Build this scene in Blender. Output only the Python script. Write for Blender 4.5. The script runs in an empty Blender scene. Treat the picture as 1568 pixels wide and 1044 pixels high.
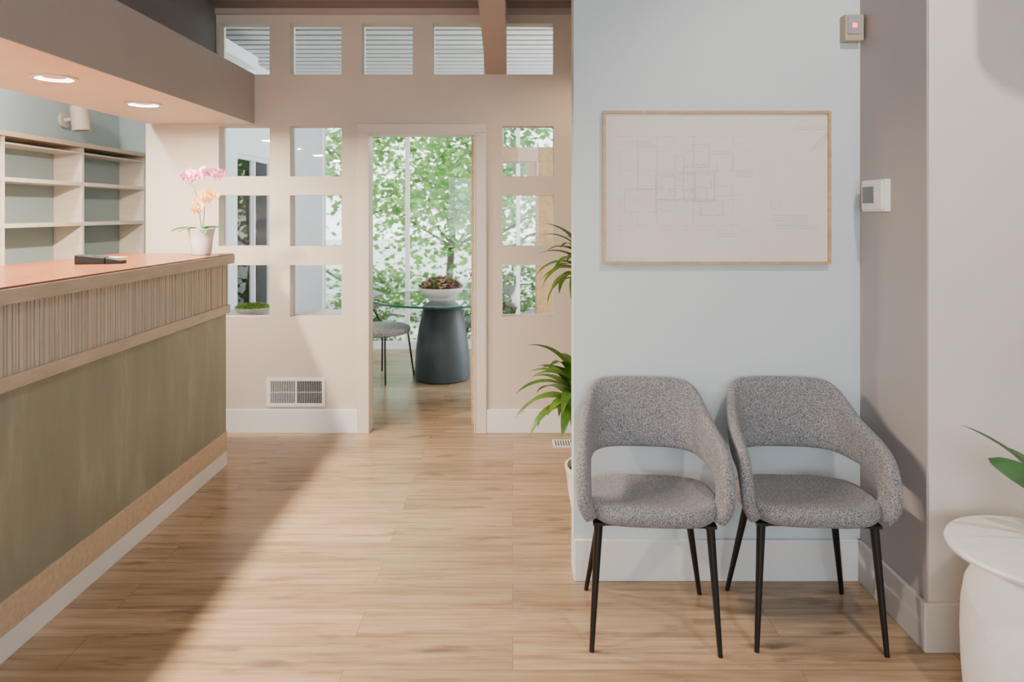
import bpy, math, random
from mathutils import Vector, Matrix, noise
R = random.Random(7)
scn = bpy.context.scene

# ------------------------------------------------------------------ materials
def nt(name):
    m = bpy.data.materials.new(name); m.use_nodes = True
    n = m.node_tree; b = n.nodes['Principled BSDF']
    return m, n, b
def N(n, t, **kw):
    x = n.nodes.new(t)
    for k, v in kw.items(): setattr(x, k, v)
    return x
def coords(n, scale=(1,1,1), rot=(0,0,0)):
    tc = N(n,'ShaderNodeTexCoord'); mp = N(n,'ShaderNodeMapping')
    mp.inputs['Scale'].default_value = scale; mp.inputs['Rotation'].default_value = rot
    n.links.new(tc.outputs['Object'], mp.inputs['Vector'])
    return mp.outputs['Vector']
def ramp(n, fac, stops):
    r = N(n,'ShaderNodeValToRGB'); e = r.color_ramp.elements
    while len(e) < len(stops): e.new(0.5)
    for i,(p,c) in enumerate(stops):
        e[i].position = p; e[i].color = (*c,1)
    n.links.new(fac, r.inputs['Fac']); return r.outputs['Color']
def noise_n(n, vec, scale, detail=4, rough=.5):
    x = N(n,'ShaderNodeTexNoise'); x.inputs['Scale'].default_value = scale
    x.inputs['Detail'].default_value = detail; x.inputs['Roughness'].default_value = rough
    n.links.new(vec, x.inputs['Vector']); return x.outputs['Fac']
def bump(n, b, h, strength, dist=.01):
    x = N(n,'ShaderNodeBump'); x.inputs['Strength'].default_value = strength
    x.inputs['Distance'].default_value = dist
    n.links.new(h, x.inputs['Height']); n.links.new(x.outputs['Normal'], b.inputs['Normal'])
def mix(n, fac, a, b, mode='MIX'):
    x = N(n,'ShaderNodeMix', data_type='RGBA', blend_type=mode)
    if isinstance(fac,(int,float)): x.inputs[0].default_value = fac
    else: n.links.new(fac, x.inputs[0])
    for s,v in ((6,a),(7,b)):
        if isinstance(v,tuple): x.inputs[s].default_value = (*v,1)
        else: n.links.new(v, x.inputs[s])
    return x.outputs[2]
def paint(name, col, rough=.55, bmp=.06, var=.03, scale=60):
    m,n,b = nt(name); v = coords(n)
    f = noise_n(n, v, 2.5, 3)
    c2 = tuple(max(0,x*(1-var*2)) for x in col)
    n.links.new(ramp(n, f, [(.3,c2),(.7,col)]), b.inputs['Base Color'])
    b.inputs['Roughness'].default_value = rough
    if bmp: bump(n, b, noise_n(n, v, scale, 3), bmp, .004)
    return m
def plain(name, col, rough=.5, metal=0, bmp=0, scale=80, spec=.5):
    m,n,b = nt(name); v = coords(n)
    f = noise_n(n, v, scale*.3, 2)
    n.links.new(ramp(n, f, [(.3,tuple(x*.93 for x in col)),(.7,col)]), b.inputs['Base Color'])
    b.inputs['Roughness'].default_value = rough; b.inputs['Metallic'].default_value = metal
    b.inputs['Specular IOR Level'].default_value = spec
    if bmp: bump(n, b, noise_n(n, v, scale, 3), bmp, .005)
    return m
def wood(name, c1, c2, scale=(1,12,12), rough=.45, spec=.5):
    m,n,b = nt(name); v = coords(n, scale)
    f = noise_n(n, v, 3, 6, .6)
    n.links.new(ramp(n, f, [(.3,c1),(.7,c2)]), b.inputs['Base Color'])
    b.inputs['Roughness'].default_value = rough; b.inputs['Specular IOR Level'].default_value = spec
    bump(n,b,f,.08,.004); return m
def emis(name, col, s):
    m,n,b = nt(name); b.inputs['Base Color'].default_value=(*col,1)
    b.inputs['Emission Color'].default_value=(*col,1); b.inputs['Emission Strength'].default_value=s
    return m
def glass(name, tint=(1,1,1), refl=1.0):
    m = bpy.data.materials.new(name); m.use_nodes=True; n=m.node_tree
    for x in list(n.nodes): n.nodes.remove(x)
    o=N(n,'ShaderNodeOutputMaterial'); t=N(n,'ShaderNodeBsdfTransparent'); g=N(n,'ShaderNodeBsdfGlossy')
    g.inputs['Roughness'].default_value=.01; t.inputs['Color'].default_value=(*tint,1)
    lw=N(n,'ShaderNodeFresnel'); lw.inputs['IOR'].default_value=1.4
    mu=N(n,'ShaderNodeMath',operation='MULTIPLY'); mu.inputs[1].default_value=refl
    mx=N(n,'ShaderNodeMixShader'); n.links.new(lw.outputs[0],mu.inputs[0]); n.links.new(mu.outputs[0],mx.inputs[0])
    n.links.new(t.outputs[0],mx.inputs[1]); n.links.new(g.outputs[0],mx.inputs[2]); n.links.new(mx.outputs[0],o.inputs[0])
    return m

def floor_mat():
    m,n,b = nt('oak_plank_floor')
    v = coords(n)
    br = N(n,'ShaderNodeTexBrick'); br.offset=.37; br.offset_frequency=2
    br.inputs['Scale'].default_value=1; br.inputs['Brick Width'].default_value=1.5
    br.inputs['Row Height'].default_value=.178; br.inputs['Mortar Size'].default_value=.0009
    br.inputs['Mortar Smooth'].default_value=.3; br.inputs['Bias'].default_value=0
    br.inputs['Color1'].default_value=(0,0,0,1); br.inputs['Color2'].default_value=(1,1,1,1)
    br.inputs['Mortar'].default_value=(.5,.5,.5,1)
    n.links.new(v, br.inputs['Vector'])
    sc = N(n,'ShaderNodeVectorMath',operation='MULTIPLY'); sc.inputs[1].default_value=(1.0,15,1)
    n.links.new(v, sc.inputs[0])
    ad = N(n,'ShaderNodeVectorMath',operation='MULTIPLY_ADD'); ad.inputs[1].default_value=(7,7,7)
    n.links.new(br.outputs['Color'], ad.inputs[0]); n.links.new(sc.outputs[0], ad.inputs[2])
    g = noise_n(n, ad.outputs[0], 2.2, 8, .64)
    base = ramp(n, g, [(.27,(.24,.145,.080)),(.5,(.40,.270,.160)),(.73,(.52,.375,.240))])
    tint = ramp(n, br.outputs['Color'], [(0,(.74,.735,.73)),(1,(1.0,1.0,1.0))])
    c = mix(n, 1.0, base, tint, 'MULTIPLY')
    sc2 = N(n,'ShaderNodeVectorMath',operation='MULTIPLY'); sc2.inputs[1].default_value=(2.2,10,1)
    n.links.new(v, sc2.inputs[0])
    k = noise_n(n, sc2.outputs[0], 1.3, 4, .55)
    kr = ramp(n, k, [(.58,(0,0,0)),(.74,(.9,.9,.9))])
    c = mix(n, kr, c, (.14,.085,.05))
    c = mix(n, br.outputs['Fac'], c, (.15,.09,.055))
    n.links.new(c, b.inputs['Base Color'])
    b.inputs['Roughness'].default_value=.25
    bump(n,b,g,.04,.003)
    return m
def tweed(name, dark, light, scale=420):
    m,n,b = nt(name); v = coords(n)
    f1 = noise_n(n, v, scale*.6, 2, .7)
    vo = N(n,'ShaderNodeTexVoronoi'); vo.inputs['Scale'].default_value=scale*.5
    n.links.new(v, vo.inputs['Vector'])
    c1 = ramp(n, f1, [(.34,dark),(.5,tuple(a*.52+c*.48 for a,c in zip(dark,light))),(.66,light)])
    n.links.new(c1, b.inputs['Base Color'])
    b.inputs['Roughness'].default_value=.95; b.inputs['Sheen Weight'].default_value=.1
    bump(n,b,vo.outputs['Distance'],.5,.004); return m
def leafmat(name, c1, c2, scale=8, trans=.25, rough=.4):
    m,n,b = nt(name); v = coords(n)
    f = noise_n(n, v, scale, 3)
    col = ramp(n, f, [(.35,c1),(.65,c2)])
    n.links.new(col, b.inputs['Base Color']); b.inputs['Roughness'].default_value=rough
    if trans:
        o=n.nodes['Material Output']; t=N(n,'ShaderNodeBsdfTranslucent'); n.links.new(col,t.inputs['Color'])
        mx=N(n,'ShaderNodeMixShader'); mx.inputs[0].default_value=trans
        n.links.new(b.outputs[0],mx.inputs[1]); n.links.new(t.outputs[0],mx.inputs[2]); n.links.new(mx.outputs[0],o.inputs[0])
    return m

M_floor = floor_mat()
M_art = paint('wall_paint_white',(.61,.685,.72))
M_far = paint('wall_paint_beige',(.61,.53,.445))
M_right = paint('wall_paint_cream',(.73,.665,.60))
M_stub = paint('wall_paint_shaded',(.40,.365,.36))  # shade of the unlit stub wall put into its base colour
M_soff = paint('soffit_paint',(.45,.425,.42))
M_soffu = paint('soffit_underside_bounce_tint',(.74,.585,.47))  # peach bounce of the warm lights is put into this colour
M_dark = paint('wall_paint_grey',(.21,.21,.22))
M_conf = paint('wall_paint_conference',(.80,.83,.85))
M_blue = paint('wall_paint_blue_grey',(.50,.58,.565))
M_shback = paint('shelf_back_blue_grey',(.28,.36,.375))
M_trim = paint('trim_white',(.78,.78,.77),rough=.4,bmp=.02)
M_trimw = paint('trim_beige',(.67,.59,.50),rough=.4,bmp=.02)
M_slat = paint('ceiling_board_brown',(.22,.18,.17),rough=.5)
M_slatg = paint('ceiling_board_grey',(.52,.53,.54),rough=.5)
M_gap = plain('ceiling_gap_dark',(.03,.03,.035),.8)
M_beam = paint('beam_paint',(.40,.33,.30))
M_black = plain('black_metal',(.010,.010,.011),.35,.3)
M_blackp = plain('black_plastic',(.006,.006,.007),.6,spec=.2)
M_white = plain('white_ceramic',(.85,.84,.81),.35)
M_plaster = plain('white_plaster',(.80,.79,.77),.8,0,.8,25)
M_oak = wood('oak_light',(.46,.35,.24),(.60,.47,.33),(1,14,14))
M_shelf = wood('shelf_birch',(.62,.53,.43),(.72,.63,.51),(1,8,8))
M_oakv = wood('oak_frame',(.42,.26,.13),(.56,.38,.21),(10,10,10))
M_ctop = wood('counter_top_wood',(.15,.045,.014),(.24,.085,.030),(8,1.2,8),.22,.25)
M_cedge = wood('counter_edge_wood',(.38,.315,.245),(.50,.425,.34),(8,1.5,8),.5)
M_flute = wood('fluted_wood',(.40,.345,.28),(.54,.47,.39),(5,20,1),.6)
M_fback = plain('flute_backing',(.12,.095,.07),.8)
def greenpanel():
    m,n,b = nt('green_plaster_panel'); v = coords(n,(1,5,1.2))
    f = noise_n(n,v,1.2,5,.6)
    n.links.new(ramp(n,f,[(.3,(.19,.195,.15)),(.58,(.235,.24,.185)),(.85,(.38,.375,.31))]),b.inputs['Base Color'])
    b.inputs['Roughness'].default_value=.5; return m
M_green = greenpanel()
M_tweed = tweed('grey_tweed_fabric',(.055,.057,.068),(.375,.365,.38))
M_boucle = tweed('boucle_fabric',(.22,.22,.22),(.55,.53,.50),150)
M_glass = glass('window_glass',(.975,.985,.99),1.0)
M_tglass = glass('table_glass',(.52,.76,.73),1.3)
M_gedge = plain('glass_edge_green',(.012,.09,.085),.1)
M_tbase = plain('table_base_slate',(.025,.038,.044),.55,0,.3,30)
M_paper = paint('drawing_paper',(.76,.70,.63),.7,0,.04)
M_ink = plain('drawing_ink',(.30,.29,.31),.8)
M_leaf = leafmat('dracaena_leaf',(.03,.11,.015),(.16,.30,.04),6)
M_orleaf = leafmat('orchid_leaf',(.02,.11,.025),(.06,.21,.05),10,.1,.3)
M_moss = leafmat('moss_green',(.08,.20,.02),(.22,.38,.05),40,.1,.8)
M_succ = leafmat('succulent_mix',(.10,.20,.05),(.36,.16,.16),14,.1,.6)
M_pink = leafmat('orchid_petal_pink',(.72,.05,.30),(.90,.48,.64),60,.3,.5)
M_yel = leafmat('orchid_petal_yellow',(.85,.30,.08),(.92,.62,.18),50,.3,.5)
M_stem = plain('plant_stem',(.10,.16,.04),.6)
M_soil = plain('soil',(.05,.035,.025),.9,0,.6,60)
M_cane = plain('plant_cane',(.28,.20,.12),.8,0,.5,40)
M_bark = plain('tree_bark',(.11,.085,.07),.9,0,.6,20)
M_tree = leafmat('tree_foliage',(.06,.20,.03),(.36,.60,.17),1.4,.5,.5)
M_shrub = leafmat('shrub_foliage',(.05,.14,.03),(.22,.37,.12),2.0,.4,.5)
M_lens = plain('grey_screen',(.16,.18,.18),.25)
M_lensd = plain('dark_screen',(.012,.014,.016),.4,spec=.3)
M_key = plain('rubber_key',(.04,.04,.045),.7,spec=.2)
M_bezel = plain('sensor_bezel',(.45,.38,.25),.5)
M_sgrey = plain('sensor_lens',(.35,.34,.36),.3)
M_red = emis('red_led',(1,.03,.04),6)
M_ground = paint('garden_ground',(.48,.50,.42),.9,.3,.15)
M_lampcream = plain('lamp_shade_cream',(.66,.54,.42),.6)
M_diff = emis('downlight_diffuser',(1,.93,.84),9)

# ------------------------------------------------------------------ mesh builder
class MB:
    def __init__(s): s.v=[]; s.f=[]; s.m=[]; s.mats=[]
    def mi(s,mat):
        if mat not in s.mats: s.mats.append(mat)
        return s.mats.index(mat)
    def add(s,vs,fs,mat):
        o=len(s.v); s.v+= [tuple(x) for x in vs]; i=s.mi(mat)
        for f in fs: s.f.append(tuple(o+k for k in f)); s.m.append(i)
    def box(s,x0,x1,y0,y1,z0,z1,mat,M=None):
        vs=[Vector((x,y,z)) for x in (x0,x1) for y in (y0,y1) for z in (z0,z1)]
        if M: vs=[M@v for v in vs]
        s.add(vs,[(0,1,3,2),(4,6,7,5),(0,4,5,1),(2,3,7,6),(0,2,6,4),(1,5,7,3)],mat)
    def tube(s,pts,rs,mat,seg=12,cap=True):
        pts=[Vector(p) for p in pts]; rings=[]; n=len(pts)
        for i,p in enumerate(pts):
            t=(pts[min(i+1,n-1)]-pts[max(i-1,0)]).normalized()
            a=Vector((0,0,1)) if abs(t.z)<.95 else Vector((1,0,0))
            u=t.cross(a).normalized(); w=t.cross(u)
            r=rs[i] if isinstance(rs,(list,tuple)) else rs
            rings.append([p+(u*math.cos(2*math.pi*k/seg)+w*math.sin(2*math.pi*k/seg))*r for k in range(seg)])
        s.rings(rings,mat,cap)
    def rings(s,rings,mat,cap=True,closed=True):
        seg=len(rings[0]); vs=[v for r in rings for v in r]; fs=[]
        for i in range(len(rings)-1):
            for k in range(seg if closed else seg-1):
                a=i*seg+k; b=i*seg+(k+1)%seg
                fs.append((a,b,b+seg,a+seg))
        if cap:
            fs.append(tuple(range(seg-1,-1,-1))); o=(len(rings)-1)*seg
            fs.append(tuple(o+k for k in range(seg)))
        s.add(vs,fs,mat)
    def lathe(s,cx,cy,prof,mat,seg=40,sx=1,sy=1,cap=True):
        s.rings([[Vector((cx+r*sx*math.cos(2*math.pi*k/seg),cy+r*sy*math.sin(2*math.pi*k/seg),z)) for k in range(seg)] for r,z in prof],mat,cap)
    def leaf(s,base,az,el,L,W,droop,mat,seg=8,fold=.25,prof=None,roll=0):
        p=Vector(base); vs=[]; e=el
        side=Vector((-math.sin(az),math.cos(az),0))
        for i in range(seg+1):
            t=i/seg
            d=Vector((math.cos(az)*math.cos(e),math.sin(az)*math.cos(e),math.sin(e)))
            up=side.cross(d).normalized()*-1
            w=W*(prof(t) if prof else (min(1,.35+t*2.2) if t<.3 else 1)*max(0,(1-max(0,(t-.3)/.7)**1.8)))
            sd=side*math.cos(roll)+up*math.sin(roll)
            vs+= [p-sd*w/2-up*(-fold*w*.5), p, p+sd*w/2-up*(-fold*w*.5)]
            p=p+d*(L/seg); e-=droop/seg
        fs=[]
        for i in range(seg):
            a=i*3; fs+= [(a,a+1,a+4,a+3),(a+1,a+2,a+5,a+4)]
        s.add(vs,fs,mat)
    def build(s,name,parent=None,smooth=False,bevel=0,loc=None,rot=None,subd=0,wn=False):
        me=bpy.data.meshes.new(name); me.from_pydata(s.v,[],s.f); 
        for m in s.mats: me.materials.append(m)
        for p,i in zip(me.polygons,s.m): p.material_index=i; p.use_smooth=smooth
        me.update()
        if smooth and not subd:
            try: me.set_sharp_from_angle(angle=math.radians(40))
            except Exception: pass
        o=bpy.data.objects.new(name,me); scn.collection.objects.link(o)
        if bevel:
            b=o.modifiers.new('bevel','BEVEL'); b.width=bevel; b.segments=2; b.limit_method='ANGLE'
        if subd:
            b=o.modifiers.new('sub','SUBSURF'); b.levels=subd; b.render_levels=subd
        if parent: o.parent=parent
        if loc: o.location=loc
        if rot: o.rotation_euler=rot
        return o
def empty(name,loc=(0,0,0),rot=(0,0,0)):
    e=bpy.data.objects.new(name,None); scn.collection.objects.link(e); e.location=loc; e.rotation_euler=rot
    e.empty_display_size=.1; return e
def sbox(name,*a,bevel=0,parent=None):
    b=MB(); b.box(*a); return b.build(name,parent=parent,bevel=bevel)

def wall_holes(name, a0,a1,z0,z1,t0,t1,holes,mat,axis='x'):
    """axis x: wall spans X, thickness in Y. axis y: spans Y, thickness in X"""
    A=sorted({a0,a1,*[h[0] for h in holes],*[h[1] for h in holes]})
    Z=sorted({z0,z1,*[h[2] for h in holes],*[h[3] for h in holes]})
    def hole(i,j):
        if i<0 or j<0 or i>=len(A)-1 or j>=len(Z)-1: return True
        ca=(A[i]+A[i+1])/2; cz=(Z[j]+Z[j+1])/2
        return any(h[0]<ca<h[1] and h[2]<cz<h[3] for h in holes)
    P=(lambda a,t,z:(a,t,z)) if axis=='x' else (lambda a,t,z:(t,a,z))
    b=MB()
    for i in range(len(A)-1):
        for j in range(len(Z)-1):
            if hole(i,j): continue
            l,r,d,u=A[i],A[i+1],Z[j],Z[j+1]
            b.add([P(l,t0,d),P(r,t0,d),P(r,t0,u),P(l,t0,u)],[(0,1,2,3)],mat)
            b.add([P(l,t1,d),P(r,t1,d),P(r,t1,u),P(l,t1,u)],[(3,2,1,0)],mat)
            if hole(i-1,j): b.add([P(l,t0,d),P(l,t0,u),P(l,t1,u),P(l,t1,d)],[(0,1,2,3)],mat)
            if hole(i+1,j): b.add([P(r,t0,d),P(r,t1,d),P(r,t1,u),P(r,t0,u)],[(0,1,2,3)],mat)
            if hole(i,j-1): b.add([P(l,t0,d),P(l,t1,d),P(r,t1,d),P(r,t0,d)],[(0,1,2,3)],mat)
            if hole(i,j+1): b.add([P(l,t0,u),P(r,t0,u),P(r,t1,u),P(l,t1,u)],[(0,1,2,3)],mat)
    return b.build(name)

# ------------------------------------------------------------------ room shell
FY=4.807
sbox('floor',-3.4,3.3,-3.2,7.85,-.12,0,M_floor)
sbox('garden_ground',-30,30,7.85,45,-.45,-.25,M_ground)

cols=[(-2.003,-1.656),(-1.518,-1.166)]
colr=(-.071,.280)
rows=[(1.745,2.087),(1.269,1.616),(.788,1.14)]
tcols=[(-2.003,-1.656),(-1.518,-1.166),(-1.028,-.681),(-.543,-.196),(-.053,.280)]
holes=[(a,b,c,d) for a,b in cols+[colr] for c,d in rows]+[(a,b,2.439,2.786) for a,b in tcols]
holes2=holes+[(-.979,-.258,-.0,2.034)]
wall_holes('wall_far',-2.50,1.54,0,2.88,FY,FY+.12,holes2,M_far)
for i,(a,b,c,d) in enumerate(holes):
    sbox('window_%d'%(i+1),a,b,FY+.085,FY+.091,c,d,M_glass)

wall_holes('wall_art',.25,1.42,0,3.9,2.883,3.0,[],M_art)
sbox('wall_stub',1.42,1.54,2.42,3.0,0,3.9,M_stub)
sbox('wall_right_front',1.425,3.2,2.415,2.54,0,3.9,M_right)
sbox('wall_right',3.2,3.3,-3.1,2.54,0,4.3,M_right)
sbox('wall_hall_right',1.42,1.54,3.0,FY,0,3.6,M_far)
sbox('wall_upper_left',-2.14,-2.02,-3.1,FY,2.44,4.3,M_dark)
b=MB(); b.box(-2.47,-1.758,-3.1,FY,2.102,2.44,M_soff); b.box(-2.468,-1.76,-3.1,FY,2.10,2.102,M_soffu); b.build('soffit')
sbox('wall_left',-3.35,-3.25,-3.1,5.9,0,2.7,M_blue)
sbox('wall_staff_back',-3.25,-2.50,5.83,5.93,0,2.7,M_blue)
sbox('ceiling_staff',-3.35,-2.14,-3.1,5.93,2.7,2.8,M_conf)
wall_holes('wall_conference_left',FY+.12,7.8,0,3.1,-2.5,-2.4,[(6.15,7.1,.55,2.02)],M_conf,'y')
sbox('wall_conference_pier',-2.4,-2.08,7.72,7.86,0,2.9,M_conf)
wall_holes('wall_conference_right',FY,7.8,0,3.1,2.5,2.6,[(5.1,7.6,.3,2.7)],M_conf,'y')  # opening added out of view to let fill light into the room
sbox('wall_conference_front',1.54,2.6,FY,FY+.12,0,3.1,M_conf)
# rear wall with window openings behind the camera
wall_holes('wall_rear',-3.35,3.3,0,4.3,-3.2,-3.1,[(-2.0,-.2,.9,2.7),(.1,2.4,.9,2.7)],M_right)

# ceilings: boards running across (x)
def board_ceiling(name,x0,x1,y0,y1,zf,pitch,w,mat):
    b=MB(); y=y0
    while y<y1:
        za=zf(y); zb=zf(min(y+w,y1)); ye=min(y+w,y1)
        vs=[(x0,y,za),(x1,y,za),(x1,ye,zb),(x0,ye,zb),(x0,y,za+.03),(x1,y,za+.03),(x1,ye,zb+.03),(x0,ye,zb+.03)]
        b.add(vs,[(0,1,2,3),(7,6,5,4),(0,4,5,1),(2,6,7,3),(1,5,6,2),(0,3,7,4)],mat); y+=pitch
    za=zf(y0)+.03; zb=zf(y1)+.03
    vs=[(x0,y0,za),(x1,y0,za),(x1,y1,zb),(x0,y1,zb),(x0,y0,za+.1),(x1,y0,za+.1),(x1,y1,zb+.1),(x0,y1,zb+.1)]
    b.add(vs,[(0,1,2,3),(7,6,5,4),(0,4,5,1),(2,6,7,3),(1,5,6,2),(0,3,7,4)],M_gap)
    return b.build(name)
board_ceiling('ceiling',-2.02,3.2,-3.1,FY+.12,lambda y:2.88+.167*(4.8-y)*.9,.10,.085,M_slat)
board_ceiling('ceiling_conference',-2.5,2.6,FY+.12,8.3,lambda y:2.89,.16,.110,M_slatg)
# sloped beam
b=MB(); z=lambda y:2.44+.167*(4.8-y)
ya,yb=-3.0,FY; xl,xr=-.182,-.040
b.add([(xl,ya,z(ya)),(xr,ya,z(ya)),(xr,yb,z(yb)),(xl,yb,z(yb)),(xl,ya,z(ya)+.46),(xr,ya,z(ya)+.46),(xr,yb,z(yb)+.44),(xl,yb,z(yb)+.44)],
 [(0,3,2,1),(4,5,6,7),(0,1,5,4),(1,2,6,5),(2,3,7,6),(3,0,4,7)],M_beam); b.build('ceiling_beam')
sbox('trim_1',-2.02,1.42,FY-.025,FY,2.845,2.885,M_beam)

# trim and baseboards
def bb(name,*a,mat=M_trim): return sbox(name,*a,mat,bevel=.003)
bb('baseboard_far_left',-2.47,-1.055,FY-.016,FY,0,.16)
bb('baseboard_far_right',-.178,1.42,FY-.016,FY,0,.16)
bb('baseboard_art',.252,1.42,2.867,2.883,0,.168)
bb('baseboard_stub',1.404,1.42,2.42,2.883,0,.168,mat=paint('trim_shaded',(.53,.50,.49),.4,.02))  # baseboard darkened along with the shade painted on the stub wall
bb('baseboard_right',1.404,3.2,2.399,2.415,0,.168,mat=M_right)
bb('baseboard_conference',-2.4,-2.386,FY+.12,7.72,0,.12)
b=MB()
b.box(-1.055,-.985,FY-.022,FY,0,2.04,M_trimw); b.box(-.252,-.178,FY-.022,FY,0,2.04,M_trimw); b.box(-1.055,-.178,FY-.022,FY,2.0401,2.10,M_trimw)
b.box(-.9849,-.975,FY-.026,FY+.125,0,2.025,M_trimw); b.box(-.262,-.2521,FY-.026,FY+.125,0,2.025,M_trimw); b.box(-.9849,-.2521,FY-.026,FY+.125,2.0251,2.0399,M_trimw)
b.build('trim_2',bevel=.002)
# open door leaf folded back into the conference room
b=MB(); b.box(-.290,-.253,4.945,5.66,.01,2.02,M_oakv); b.box(-.31,-.290,5.55,5.60,1.0,1.02,M_black); b.box(-.33,-.31,5.47,5.60,1.0,1.02,M_black)
b.build('door_1',bevel=.003)

# wall vent grille
b=MB(); x0,x1,z0,z1=-1.673,-1.277,.178,.374; y=FY
b.box(x0,x1,y-.008,y-.0005,z0,z0+.022,M_trim); b.box(x0,x1,y-.008,y-.0005,z1-.022,z1,M_trim)
b.box(x0,x0+.022,y-.008,y-.0005,z0+.022,z1-.022,M_trim); b.box(x1-.022,x1,y-.008,y-.0005,z0+.022,z1-.022,M_trim); b.box((x0+x1)/2-.006,(x0+x1)/2+.006,y-.008,y-.0005,z0+.022,z1-.022,M_trim)
b.box(x0+.022,x1-.022,y-.0012,y-.0006,z0+.022,z1-.022,M_gap)
for side,(p,q) in enumerate(((x0+.026,(x0+x1)/2-.006),((x0+x1)/2+.008,x1-.022))):
    n=14
    for i in range(n):
        xx=p+(q-p)*i/n; b.box(xx,xx+(.0040,.0018)[side],y-.007,y-.002,z0+.022,z1-.022,M_trim)
    b.box(p,q,y-.0076,y-.0071,(z0+z1)/2-.002,(z0+z1)/2+.002,M_trim)
b.build('wall_vent_grille')
b=MB(); b.box(.26,.56,4.50,4.64,0,.006,M_trim)
for i in range(16): b.box(.275+i*.017,.283+i*.017,4.515,4.625,.006,.0065,M_gap)
b.build('floor_vent_register')

# conference room glazing
b=MB()
for x in (-1.16,.06,1.28,2.46): b.box(x-.022,x+.022,7.76,7.82,.07,2.82,M_trim)
b.box(-2.08,2.5,7.74,7.84,0,.07,M_trim); b.box(-2.08,2.5,7.76,7.82,2.82,2.9,M_trim)
b.box(-2.08,2.5,7.787,7.793,.07,2.82,M_glass); b.build('window_30')
b=MB()
for y in (6.15,6.60,7.06): b.box(-2.47,-2.42,y,y+.04,.59,1.98,M_trim)
for z_ in (.55,1.98): b.box(-2.47,-2.42,6.15,7.1,z_,z_+.04,M_trim)
b.box(-2.447,-2.443,6.17,7.08,.57,2.0,M_glass); b.build('window_31')

# ------------------------------------------------------------------ reception counter
ce=MB(); Y0,Y1=-.6,4.20
ce.box(-2.30,-1.715,Y0,Y1-.01,.085,1.194,M_green)
ce.box(-2.28,-1.70,Y0,Y1-.005,0,.085,M_trim)
ce.box(-1.715,-1.70,Y0,Y1,.086,.20,M_oak)
ce.box(-1.715,-1.705,Y0,Y1-.004,.20,.903,M_green)
ce.box(-1.715,-1.683,Y0,Y1+.006,.903,.952,M_cedge)
ce.box(-1.715,-1.710,Y0,Y1-.002,.952,1.194,M_fback)
y=Y0
while y<Y1-.014:
    w=R.choice((.012,.014,.018)); ce.box(-1.710,-1.690-R.random()*.006,y,y+w,.952,1.194,M_flute); y+=w+.0065
ce.box(-2.36,-1.668,Y0,Y1+.035,1.194,1.246,M_cedge)
ce.box(-2.355,-1.673,Y0,Y1+.030,1.246,1.254,M_ctop)
ce.build('reception_counter')

# shelving unit on staff wall
b=MB(); SX=-3.03; SYs=[0.9,1.75,2.6,3.42,4.2,4.98,5.81]
for zt in (.0,.42,.78,1.13,1.405,1.685): b.box(-3.235,SX,SYs[0],SYs[-1],zt,zt+.026,M_shelf)
b.box(-3.25,SX+.02,SYs[0],SYs[-1],1.955,1.985,M_oak); b.box(-3.235,SX,SYs[0],SYs[-1],1.91,1.92,M_shelf)
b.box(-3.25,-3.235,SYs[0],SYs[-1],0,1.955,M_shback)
for y in SYs: b.box(-3.234,SX-.002,y-.012,y+.012,0.001,1.954,M_shelf)
b.build('shelving_unit',bevel=.0015)

# sconce in the staff area
def sconce(name,loc,rot):
    e=empty(name,loc,rot)
    b=MB(); b.rings([[Vector((x,.055*math.cos(a),.055*math.sin(a))) for a in [2*math.pi*k/24 for k in range(24)]] for x in (0,.015)],M_lampcream)
    b.tube([(.015,0,0),(.07,0,0)],.014,M_lampcream); b.build('mount',parent=e,smooth=True)
    b=MB(); b.lathe(.125,0,[(.055,-.085),(.06,-.09),(.06,.085),(.055,.09),(.0,.09)],M_lampcream,32,cap=False); b.build('shade',parent=e,smooth=True)
    return e
sconce('wall_sconce',(-3.25,5.10,2.165),(0,math.radians(-6),0))

# recessed downlights
def downlight(x,y,z,e=74,col=(1,.83,.65)):
    b=MB(); b.lathe(x,y,[(.075,z-.002),(.092,z-.0005),(.095,z-.006),(.075,z-.008),(.072,z-.001)],M_trim,40,cap=False)
    b.lathe(x,y,[(.046,z-.001),(.075,z-.002)],M_diff,40,cap=False)
    b.build('recessed_downlight',smooth=True)
    l=bpy.data.lights.new('downlight_lamp','AREA'); l.shape='DISK'; l.size=.09; l.energy=e; l.color=col
    o=bpy.data.objects.new('downlight_lamp',l); scn.collection.objects.link(o); o.location=(x,y,z-.004)
for y in (1.6,2.38,3.14,3.90): downlight(-2.04,y,2.10)

# ------------------------------------------------------------------ framed drawing
b=MB(); x0,x1,z0,z1=.366,1.290,1.289,1.911; yf=2.883; fw=.011
b.box(x0,x1,yf-.030,yf,z0,z0+fw,M_oakv); b.box(x0,x1,yf-.030,yf,z1-fw,z1,M_oakv)
b.box(x0,x0+fw,yf-.030,yf,z0+fw,z1-fw,M_oakv); b.box(x1-fw,x1,yf-.030,yf,z0+fw,z1-fw,M_oakv)
b.box(x0+fw,x1-fw,yf-.018,yf-.002,z0+fw,z1-fw,M_paper)
yp=yf-.018
def hl(xa,xb,z,w=.0008): b.box(xa,xb,yp-.0004,yp,z-w/2,z+w/2,M_ink)
def vl(x,za,zb,w=.0008): b.box(x-w/2,x+w/2,yp-.0004,yp,za,zb,M_ink)
def ax(u): return .366+(u-922)*.00267
def az_(v): return 1.911-(v-171)*.00267
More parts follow.
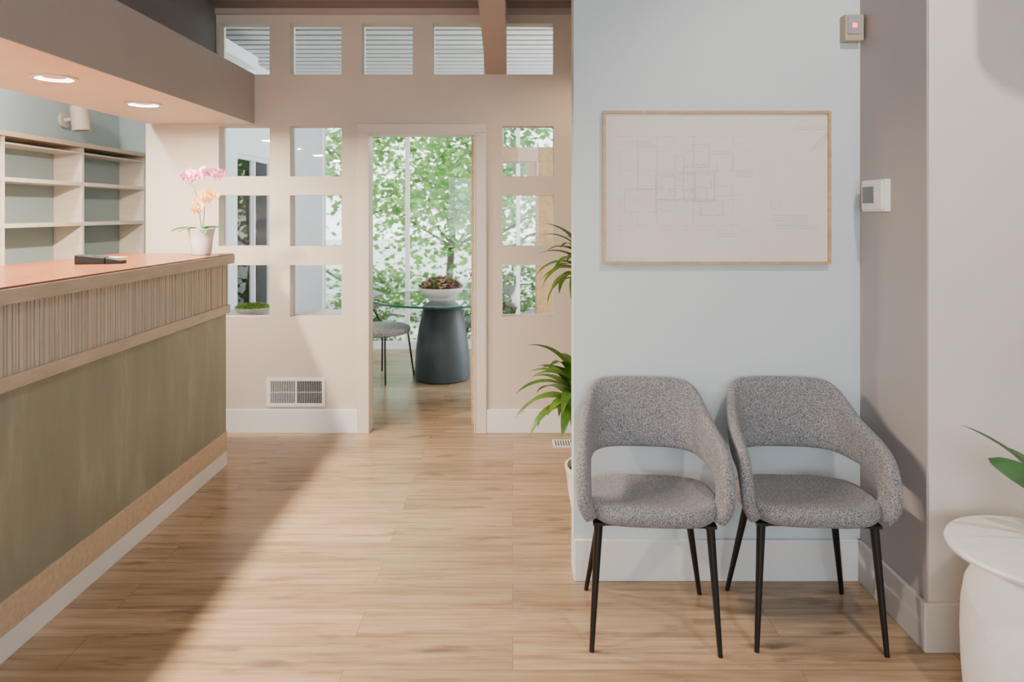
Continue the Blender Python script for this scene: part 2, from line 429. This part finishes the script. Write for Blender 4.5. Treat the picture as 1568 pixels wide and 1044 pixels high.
# floor plan outline: nested rooms on a drafting grid
def room(ua,ub,va,vb,gap=None,w=.0009):
    xa,xb,za,zb=ax(ua),ax(ub),az_(va),az_(vb)
    hl(xa,xb,za,w); vl(xa,zb,za,w)
    if gap: hl(xa,xa+(xb-xa)*gap,zb,w); hl(xa+(xb-xa)*(gap+.2),xb,zb,w)
    else: hl(xa,xb,zb,w)
    vl(xb,zb,za,w)
for r in [(1003,1092,265,308,.4),(1003,1092,268,305,None),(1060,1084,222,252,.3),(1084,1120,236,262,.5),(1045,1062,256,308,None),(1062,1080,286,308,.4),
          (1010,1032,270,290,.3),(975,1005,225,290,None),(1070,1105,308,330,.4),(955,1003,290,325,.5),(1092,1118,285,300,None),(1032,1046,240,262,.2)]: room(*r)
q=random.Random(3)
for i in range(46):
    xa=ax(q.uniform(1000,1100)); za=az_(q.uniform(245,325)); w=q.choice((.01,.02,.04))
    if q.random()<.5: hl(xa,xa+w,za)
    else: vl(xa,za-w,za)
for v in (210,232,262,306,345,352): 
    x=945
    while x<1145:
        L=q.uniform(4,30); hl(ax(x),ax(min(x+L,1150)),az_(v),.0006); x+=L+q.uniform(5,24)
for u in (948,975,1005,1060,1120): 
    v=205
    while v<355:
        L=q.uniform(5,25); vl(ax(u),az_(min(v+L,360)),az_(v),.0006); v+=L+q.uniform(4,18)
for r,(ua,ub,va,n) in enumerate([(957,992,217,2),(1178,1232,330,3),(1215,1262,195,2),(930,985,395,2),(1095,1125,358,2),(1185,1250,345,2),(1125,1150,262,3)]):
    for k in range(n):
        x=ua
        while x<ub: L=q.uniform(1.5,4); hl(ax(x),ax(x+L),az_(va+k*4),.0014); x+=L+1.4
for k in range(24):
    a=2*math.pi*k/24; a2=a+2*math.pi/24; c=(ax(1184),az_(313)); r=.02
    p=(c[0]+r*math.cos(a),c[1]+r*math.sin(a)); q2=(c[0]+r*math.cos(a2),c[1]+r*math.sin(a2))
    b.tube([(p[0],yp-.0002,p[1]),(q2[0],yp-.0002,q2[1])],.0004,M_ink,4)
for k in range(7): b.tube([(ax(1238+k*3),yp-.0002,az_(232-k)),(ax(1250+k*3),yp-.0002,az_(215-k*3))],.0004,M_ink,4)
b.build('framed_floor_plan_drawing')

# sensor + thermostat
b=MB(); b.box(1.337,1.412,2.835,2.886,2.19,2.295,M_bezel); b.box(1.346,1.404,2.830,2.836,2.215,2.287,M_sgrey)
b.box(1.364,1.382,2.827,2.831,2.241,2.259,M_red); b.build('motion_sensor',bevel=.004)
b=MB(); b.box(1.398,1.422,2.65,2.82,1.503,1.625,M_white); b.box(1.390,1.400,2.66,2.81,1.510,1.618,M_white)
b.box(1.388,1.391,2.715,2.80,1.535,1.60,M_lens); b.build('thermostat',bevel=.004)

# ------------------------------------------------------------------ armchairs
def cr(pts,sub):
    out=[]; n=len(pts)
    for i in range(n-1):
        p0=pts[max(i-1,0)];p1=pts[i];p2=pts[i+1];p3=pts[min(i+2,n-1)]
        for k in range(sub):
            t=k/sub
            out.append(.5*((2*p1)+(p2-p0)*t+(2*p0-5*p1+4*p2-p3)*t*t+(3*p1-p0-3*p2+p3)*t**3))
    out.append(pts[-1]); return out
def armchair(name,loc,rz):
    e=empty(name,loc,(0,0,rz))
    T=[(0,.245,.840),(.09,.243,.840),(.165,.228,.834),(.200,.195,.812),(.217,.14,.775),(.230,.07,.735),(.240,-.02,.708),(.247,-.10,.688),(.250,-.175,.650),(.250,-.215,.580),(.246,-.226,.500),(.215,-.205,.440)]
    B=[(0,.195,.572),(.09,.192,.572),(.160,.172,.570),(.200,.125,.566),(.213,.075,.566),(.222,.03,.568),(.229,-.03,.570),(.231,-.08,.566),(.232,-.11,.548),(.231,-.125,.515),(.224,-.12,.478),(.205,-.10,.440)]
    T=[Vector(p) for p in T]; B=[Vector(p) for p in B]
    mir=lambda p:Vector((-p.x,p.y,p.z))
    T=[mir(p) for p in T[:0:-1]]+T; B=[mir(p) for p in B[:0:-1]]+B
    T=cr(T,4); B=cr(B,4); C=[(a+c)/2 for a,c in zip(T,B)]
    rings=[]; n=len(C)
    for i in range(n):
        tan=(C[min(i+1,n-1)]-C[max(i-1,0)]).normalized(); up=(T[i]-B[i]); h=up.length/2; up.normalize()
        nn=tan.cross(up).normalized(); th=.021
        ring=[]
        for k in range(20):
            a=2*math.pi*k/20; c,s_=math.cos(a),math.sin(a)
            cc=math.copysign(abs(c)**.55,c); ss=math.copysign(abs(s_)**.7,s_)
            ring.append(C[i]+up*h*cc+nn*th*ss*1.12)
        rings.append(ring)
    b=MB(); b.rings(rings,M_tweed); b.build('back_and_arms',parent=e,smooth=True,subd=1)
    prof=[(0.001,.004),(.3,.005),(.6,.008),(.82,.014),(.93,.012),(.985,0),(1.0,-.018),(.985,-.04),(.93,-.054),(.8,-.06),(.4,-.062),(.001,-.062)]
    rings=[]; seg=48
    for r,dz in prof:
        ring=[]
        for k in range(seg):
            a=2*math.pi*k/seg; c,s_=math.cos(a),math.sin(a); p=.58
            x=.240*r*math.copysign(abs(c)**p,c); y=-.012+.228*r*math.copysign(abs(s_)**p,s_)
            if y>0: x*=1-.35*y
            zz=.468+dz-.085*y+.30*max(0,abs(x)-.16)*.6
            ring.append(Vector((x,y,zz)))
        rings.append(ring)
    b=MB(); b.rings(rings,M_tweed); b.build('seat',parent=e,smooth=True,subd=1)
    b=MB()
    for sx in (-1,1):
        b.tube([(sx*.19,-.165,.430),(sx*.216,-.205,.0)],[.0155,.0085],M_black,16)
        b.tube([(sx*.155,.115,.415),(sx*.222,.19,.0)],[.0155,.0085],M_black,16)
        b.box(sx*.19-.02,sx*.19+.02,-.185,-.145,.420,.430,M_black)
        b.tube([(sx*.19,-.165,.422),(sx*.155,.115,.406)],.008,M_black)
    b.tube([(-.19,-.165,.422),(.19,-.165,.422)],.008,M_black); b.tube([(-.155,.115,.406),(.155,.115,.406)],.008,M_black)
    b.build('legs',parent=e,smooth=True)
armchair('upholstered_armchair',(.500,2.60,0),math.radians(-4))
armchair('upholstered_armchair.001',(1.062,2.60,0),math.radians(-3.5))

# ------------------------------------------------------------------ side table + orchid
b=MB(); tx,ty=1.560,2.09
b.lathe(tx,ty,[(.001,.505),(.225,.505),(.238,.501),(.242,.493),(.238,.483),(.20,.473),(.001,.471)],M_white,64)
b.lathe(tx,ty,[(.12,.472),(.135,.455),(.165,.42),(.188,.37),(.197,.31),(.20,.22),(.197,.12),(.19,.03),(.18,0)],M_plaster,64)
b.build('round_side_table',smooth=True)

def flower(b,c,az,el,r,mat,ctr):
    f=Vector((math.cos(az)*math.cos(el),math.sin(az)*math.cos(el),math.sin(el)))
    u=f.cross(Vector((0,0,1))).normalized(); w=u.cross(f)
    c=Vector(c)
    for k,(ang,l,wd) in enumerate([(90,1,.5),(18+0,1,.95),(162,1,.95),(-50,.9,.5),(-130,.9,.5)]):
        a=math.radians(ang); d=u*math.cos(a)+w*math.sin(a); s_=d.cross(f)
        vs=[c]; 
        for t,ww in ((.35,.8),(.7,1.0),(.95,.5)):
            vs+= [c+d*r*l*t-s_*r*wd*.5*ww+f*r*.12*t, c+d*r*l*t+s_*r*wd*.5*ww+f*r*.12*t]
        vs.append(c+d*r*l*1.05+f*r*.02)
        b.add(vs,[(0,1,2),(1,3,4,2),(3,5,6,4),(5,7,6)],mat)
    vs=[c+f*r*.1+u*r*.18,c+f*r*.1-u*r*.18,c-w*r*.4+f*r*.45]; b.add(vs,[(0,1,2)],ctr)
    b.tube([c-f*r*.1,c+f*r*.25],[r*.14,r*.08],ctr,6)
M_mag=plain('orchid_lip',(.55,.05,.18),.5)
orch_prof=lambda t: max(.02,math.sin(math.pi*min(1,(t*.92+.08)))**.55)
def orchid(name,loc,scale,leaves,stems):
    e=empty(name,loc); b=MB(); s=scale
    b.lathe(0,0,[(.001,0),(.048*s,0),(.053*s,.006),(.062*s,.08),(.072*s,.142*s),(.076*s,.146*s),(.076*s,.152*s),(.069*s,.152*s),(.066*s,.14*s)],M_white,40,cap=False)
    b.build('pot',parent=e,smooth=True)
    b=MB(); b.lathe(0,0,[(.067*s,.138*s),(.03*s,.145*s),(.001,.147*s)],M_soil,24,cap=False); b.build('potting_bark',parent=e,smooth=True)
    b=MB()
    for az,el,L,W,dr,*ro in leaves: b.leaf((math.cos(az)*.01,math.sin(az)*.01,.14*s),az,el,L,W,dr,M_orleaf,12,.3,orch_prof,roll=ro[0] if ro else 0)
    b.build('leaves',parent=e,smooth=True)
    b=MB(); fl=MB()
    for pts,cols_,rr in stems:
        P=cr([Vector(p) for p in pts],6); b.tube(P,.0025,M_stem,8)
        for (dx,dy,dz,m) in cols_:
            flower(fl,(dx,dy,dz),math.radians(R.uniform(-110,-50)),R.uniform(-.3,.4),rr*R.uniform(.85,1.15),m,M_mag)
    if b.v: b.build('stems',parent=e,smooth=True); fl.build('flowers',parent=e,smooth=True)
orchid('potted_orchid',(-1.80,4.08,1.255),1.0,
  [(math.radians(185),.35,.17,.055,.9),(math.radians(-10),.5,.14,.052,1.1),(math.radians(-60),.3,.12,.05,1.0),(math.radians(-130),.4,.13,.05,1.1),(math.radians(80),.5,.13,.045,1.0)],
  [([(0,0,.14),(-.01,-.01,.27),(-.04,0,.38),(-.06,0,.42),(.03,-.01,.46),(.12,-.02,.46)],
    [(-.09,0,.455,M_pink),(-.05,-.02,.47,M_pink),(-.01,-.01,.455,M_pink),(.04,-.02,.475,M_pink),(.08,0,.485,M_pink),(.13,-.02,.47,M_pink),(.01,0,.49,M_pink),(-.06,.01,.43,M_pink),(.10,-.02,.45,M_pink)],.030),
   ([(0,.01,.14),(.015,0,.22),(.02,0,.30),(.04,0,.36)],
    [(-.03,-.02,.31,M_yel),(.02,-.03,.345,M_yel),(.06,-.02,.355,M_yel),(.00,-.02,.28,M_yel),(.045,-.03,.315,M_yel),(.085,-.01,.34,M_yel),(-.015,-.03,.255,M_yel)],.032)])
orchid('potted_orchid.001',(1.625,2.08,.506),.95,
  [(math.radians(178),.95,.38,.030,.60,.2),(math.radians(192),.60,.30,.070,.12,1.0),(math.radians(-70),.7,.18,.06,1.0),(math.radians(20),.7,.25,.06,1.0),(math.radians(90),.8,.2,.055,1.0),(math.radians(150),1.2,.2,.055,.8)],
  [([(0,0,.14),(.01,0,.35),(.04,0,.5),(.10,0,.58)],[(.06,0,.53,M_pink),(.10,-.01,.58,M_pink),(.14,0,.56,M_pink)],.03)])

# card terminal on the counter
e=empty('card_payment_terminal',(-1.975,3.38,1.254),(0,0,math.radians(14)))
b=MB()
def wedge(b,x0,x1,y0,y1,h0,h1,z,mat): # h at x0, x1
    b.add([(x0,y0,z),(x1,y0,z),(x1,y1,z),(x0,y1,z),(x0,y0,z+h0),(x1,y0,z+h1),(x1,y1,z+h1),(x0,y1,z+h0)],[(0,3,2,1),(4,5,6,7),(0,1,5,4),(1,2,6,5),(2,3,7,6),(3,0,4,7)],mat)
wedge(b,-.10,.03,-.04,.04,.045,.03,.0,M_blackp); wedge(b,.03,.105,-.036,.036,.03,.016,.0,M_blackp)
b.build('body',parent=e,bevel=.004)
b=MB(); wedge(b,-.085,-.03,-.03,.03,.0445,.038,.0005,M_lensd)
for i in range(4):
    for j in range(3): wedge(b,-.02+i*.013,-.011+i*.013,-.026+j*.019,-.012+j*.019,.0375-i*.0015,.0365-i*.0015,.0012,M_key)
b.build('screen_and_keys',parent=e)
b=MB(); b.box(-.20,.02,-.12,.02,0,.003,M_cedge); b.build('paper_folder',loc=(-2.13,3.85,1.2545))

# ------------------------------------------------------------------ dracaena
e=empty('potted_dracaena',(.43,3.42,0))
b=MB(); b.lathe(0,0,[(.001,0),(.125,0),(.135,.01),(.16,.15),(.172,.255),(.177,.262),(.177,.275),(.165,.275),(.155,.24)],M_white,48,cap=False); b.build('planter',parent=e,smooth=True)
b=MB(); b.lathe(0,0,[(.158,.245),(.001,.25)],M_soil,24,cap=False); b.build('soil',parent=e)
b=MB(); lf=MB(); rr=random.Random(11)
for (cx,cy,h,n,L,W) in ((-.13,-.03,.63,44,.31,.066),(-.09,.03,1.25,36,.26,.055),(.09,-.02,.95,16,.28,.045)):
    b.tube([(cx*.3,cy*.6,.24),(cx*.8,cy,h*.6),(cx,cy,h)],[.018,.015,.012],M_cane,10)
    for i in range(n):
        a=i*2.399+rr.random()*.4; t=i/n
        lf.leaf((cx,cy,h-.08+.12*t),a,.15+1.15*t+rr.uniform(-.15,.15),L*rr.uniform(.8,1.15),W,1.5+rr.uniform(-.2,.5)-t*.3,M_leaf,10,.3)
b.build('canes',parent=e,smooth=True); lf.build('leaves',parent=e,smooth=True)

# ------------------------------------------------------------------ conference furniture
tx,ty=-.635,6.38
e=empty('glass_conference_table',(tx,ty,0))
b=MB(); b.lathe(0,0,[(.001,0),(.225,0),(.25,.012),(.252,.05),(.24,.25),(.215,.45),(.185,.60),(.16,.67),(.12,.705),(.06,.712),(.001,.712)],M_tbase,48); b.build('pedestal',parent=e,smooth=True)
b=MB(); b.lathe(0,0,[(.001,.713),(.62,.713),(.62,.727),(.001,.727)],M_tglass,64)
b.lathe(0,0,[(.618,.709),(.626,.711),(.626,.727),(.618,.729)],M_gedge,64,cap=False); b.build('glass_top',parent=e)
e=empty('succulent_bowl',(tx-.0,ty-.12,.728))
b=MB(); b.lathe(0,0,[(.001,0),(.09,0),(.095,.008),(.13,.03),(.185,.07),(.205,.105),(.198,.108),(.175,.08),(.001,.06)],M_white,48); b.build('bowl',parent=e,smooth=True)
b=MB(); rr=random.Random(5)
b.lathe(0,0,[(.185,.085),(.15,.13),(.08,.16),(.001,.17)],M_soil,24,cap=False)
MS=[M_succ,M_moss,M_moss,plain('succulent_red',(.38,.16,.17),.6),plain('succulent_tan',(.50,.40,.22),.6)]
for i in range(60):
    a=i*2.399; r=.185*math.sqrt(i/60); zc=.19-2.2*r*r; m=rr.choice(MS)
    for k in range(9):
        b.leaf((r*math.cos(a),r*math.sin(a),zc-.01),k*.72+rr.random(),rr.uniform(.3,1.2),rr.uniform(.035,.055),.022,.4,m,3,.4)
b.build('succulents',parent=e,smooth=True)
def confchair(name,loc,rz):
    e=empty(name,loc,(0,0,rz)); b=MB()
    b.lathe(0,0,[(.001,.40),(.2,.40),(.235,.415),(.245,.44),(.235,.465),(.2,.48),(.001,.485)],M_boucle,40); b.build('seat',parent=e,smooth=True)
    b=MB(); rings=[]
    for i in range(17):
        a=math.radians(-65+130*i/16); c=Vector((-.26*math.cos(a),.26*math.sin(a),.68)); o=Vector((-math.cos(a),math.sin(a),0))
        h=.11*max(.25,math.cos(a*1.2))
        rings.append([c+Vector((0,0,1))*h*math.cos(t)+o*.035*math.sin(t) for t in [2*math.pi*k/14 for k in range(14)]])
    b.rings(rings,M_boucle); b.build('backrest',parent=e,smooth=True)
    b=MB()
    for sx in (-1,1):
        for sy in (-1,1):
            b.tube([(sx*.15,sy*.16,.41),(sx*.19,sy*.2,0)],.009,M_black,8)
        b.tube([(-.16,sx*.18,.42),(-.25,sx*.12,.62)],.008,M_black,8)
    b.build('legs',parent=e,smooth=True)
confchair('conference_chair',(-1.17,6.40,0),math.radians(-30))
confchair('conference_chair.001',(-.23,6.78,0),math.radians(205))
confchair('conference_chair.002',(.32,7.2,0),math.radians(190))
# moss dish on console behind the wall
b=MB(); b.box(-2.38,-1.1,FY+.14,FY+.50,.735,.77,M_white)
for x in (-2.36,-1.14): b.box(x-.015,x+.015,FY+.16,FY+.48,0,.735,M_white)
b.build('console_table',bevel=.003)
e=empty('moss_dish',(-1.86,5.05,.77))
b=MB(); b.lathe(0,0,[(.001,0),(.06,0),(.10,.012),(.128,.052),(.122,.052),(.1,.035),(.001,.033)],M_white,40); b.build('dish',parent=e,smooth=True)
b=MB(); b.lathe(0,0,[(.118,.046),(.06,.062),(.001,.066)],M_moss,30,cap=False)
for i in range(420):
    a=i*2.399; r=.118*math.sqrt(i/420); b.leaf((r*math.cos(a),r*math.sin(a),.058-1.0*r*r),rr.random()*6.28,rr.uniform(.6,1.5),rr.uniform(.025,.04)*(1.2-r*3),.009,.8,M_moss,3,.2)
b.build('moss',parent=e)
# wooden open bookcase at right of conference room
b=MB(); X0,X1,Ya,Yb=.20,1.1,5.95,6.25
for x in (X0,X1-.1): b.box(x,x+.14,Ya,Yb,0,1.93,M_oakv)
for z_ in (.05,.45,.85,1.25,1.65): b.box(X0+.14,X1-.1,Ya+.01,Yb,z_,z_+.04,M_oakv)
b.box(-.12,X1+.04,Ya,Yb,1.93,2.05,M_oakv); b.box(.12,X0,Ya+.02,Yb-.02,1.72,1.93,M_oakv)
b.box(-.12,-.08,Ya+.1,Yb-.1,2.05,2.88,M_oakv)
b.build('wooden_bookcase',bevel=.003)

# ------------------------------------------------------------------ garden trees
def tree(name,loc,h,rad,nleaf,seed,mat=M_tree,ls=.10,lo=.15):
    q=random.Random(seed); b=MB()
    pts=[Vector((0,0,0))]
    for i in range(5): pts.append(pts[-1]+Vector((q.uniform(-.15,.15),q.uniform(-.1,.1),h/5)))
    b.tube(pts,[.09,.08,.065,.05,.035,.015],M_bark,8)
    cl=[]
    for i in range(22):
        z_=h*q.uniform(lo,1.0); a=q.uniform(0,6.28); r=rad*q.uniform(.15,1)*(1-.35*abs(z_/h-.55))
        c=Vector((r*math.cos(a),r*math.sin(a)*.6,z_)); cl.append(c)
        s0=Vector((pts[0].x,pts[0].y,max(.3,z_-.5*r)))
        k=min(5,int(s0.z/h*5)); s0.x=pts[k].x; s0.y=pts[k].y
        b.tube([s0,(s0+c)/2+Vector((0,0,.1)),c],[.03,.02,.008],M_bark,5)
    i=mat_i=b.mi(mat)
    for k in range(nleaf):
        c=q.choice(cl); p=c+Vector((q.gauss(0,.33),q.gauss(0,.28),q.gauss(0,.26)))*rad/1.6
        a=q.uniform(0,6.28); t=q.uniform(-.6,.6); s_=ls*q.uniform(.6,1.2)
        u=Vector((math.cos(a),math.sin(a),t)).normalized(); w=u.cross(Vector((q.uniform(-1,1),q.uniform(-1,1),q.uniform(-1,1)))).normalized()
        o=len(b.v)
        b.v+= [tuple(p-u*s_*.6),tuple(p+w*s_*.42),tuple(p+u*s_*.6),tuple(p-w*s_*.42)]
        b.f.append((o,o+1,o+2,o+3)); b.m.append(i)
    o=b.build(name,loc=loc)
tree('garden_tree',(-.5,11.6,-.3),5.0,1.9,4800,1,ls=.12)
tree('garden_tree.001',(-2.9,12.4,-.3),5.4,2.0,3600,2,ls=.12)
tree('garden_tree.002',(1.6,11.4,-.3),5.2,1.9,3600,3,ls=.12)
tree('garden_tree.003',(-5.6,11.8,-.3),5.2,2.0,3600,4,ls=.12)
tree('garden_tree.004',(-7.4,8.7,-.3),4.6,1.8,3000,5,ls=.12)
tree('garden_tree.005',(-1.5,16.5,-.3),6.5,2.6,3500,6,ls=.15)
for i,(x,y) in enumerate(((-.2,9.2),(-1.9,9.4),(1.3,9.0),(-3.6,9.1),(-5.4,6.6))):
    tree('garden_shrub'+('' if i==0 else '.%03d'%i),(x,y,-.3),.95,.72,1500,20+i,M_shrub,.07,.2)

# ------------------------------------------------------------------ pendant above the side table
e=empty('pendant_lamp',(1.64,2.06,2.28))
b=MB(); b.lathe(0,0,[(.11,0),(.125,.01),(.125,.30),(.10,.33),(.01,.335)],M_lampcream,40,cap=False)
b.tube([(0,0,.33),(0,0,1.02)],.004,M_black,8); b.build('shade_and_cord',parent=e,smooth=True)

# ------------------------------------------------------------------ lights
def area(name,loc,rot,sx,sy,e,col):
    l=bpy.data.lights.new(name,'AREA'); l.shape='RECTANGLE'; l.size=sx; l.size_y=sy; l.energy=e; l.color=col
    o=bpy.data.objects.new(name,l); scn.collection.objects.link(o); o.location=loc; o.rotation_euler=rot
def spot(name,loc,target,e,col,ang=110,rad=.06,blend=.6):
    l=bpy.data.lights.new(name,'SPOT'); l.energy=e; l.color=col; l.spot_size=math.radians(ang); l.spot_blend=blend; l.shadow_soft_size=rad
    o=bpy.data.objects.new(name,l); scn.collection.objects.link(o); o.location=loc
    o.rotation_euler=(Vector(target)-Vector(loc)).to_track_quat('-Z','Y').to_euler()
area('rear_window_light',(-.3,-2.9,1.8),(math.radians(90),0,0),4.4,2.4,85,(.80,.91,1.0))
area('conference_side_fill_light',(2.9,6.35,1.6),(0,math.radians(90),0),2.4,2.4,400,(.90,.96,1.0))  # added fill outside the unseen side opening, brightens the conference room
spot('ceiling_spot_warm',(1.25,.8,3.25),(1.6,2.4,1.4),145,(1,.88,.76),80,.06)
spot('ceiling_spot_aisle',(-.2,1.0,3.3),(-.3,2.6,.0),190,(1,.87,.72),75,.1)
spot('hall_spot',(.75,3.9,2.75),(.2,4.6,.4),65,(1,.73,.48),110,.06)
spot('staff_spot',(-2.75,3.6,2.6),(-3.2,5.0,1.6),95,(.98,.98,.96),150,.08)
sun=bpy.data.lights.new('sun','SUN'); sun.energy=8; sun.angle=.02; sun.color=(1,.95,.86)
o=bpy.data.objects.new('sun',sun); scn.collection.objects.link(o); o.rotation_euler=Vector((-.5,.35,-1)).to_track_quat('-Z','Y').to_euler()

w=bpy.data.worlds.new('sky'); scn.world=w; w.use_nodes=True; n=w.node_tree; bg=n.nodes['Background']
tc=N(n,'ShaderNodeTexCoord'); sp=N(n,'ShaderNodeSeparateXYZ'); n.links.new(tc.outputs['Generated'],sp.inputs[0])
c=ramp(n,sp.outputs['Z'],[(.0,(.97,.99,1.0)),(.5,(.72,.86,1.0))])
n.links.new(c,bg.inputs['Color']); bg.inputs['Strength'].default_value=5.0

# ------------------------------------------------------------------ camera
cd=bpy.data.cameras.new('camera'); cam=bpy.data.objects.new('camera',cd); scn.collection.objects.link(cam)
cd.sensor_width=36; cd.lens=36*1080/1568
cam.location=(0,0,1.5); cam.rotation_euler=(math.radians(90),0,0)
cd.shift_x=-.0006; cd.shift_y=-(522-325)/1568
cd.clip_start=.05; cd.clip_end=200
cd.dof.use_dof=True; cd.dof.focus_distance=3.0; cd.dof.aperture_fstop=3.2
scn.camera=cam
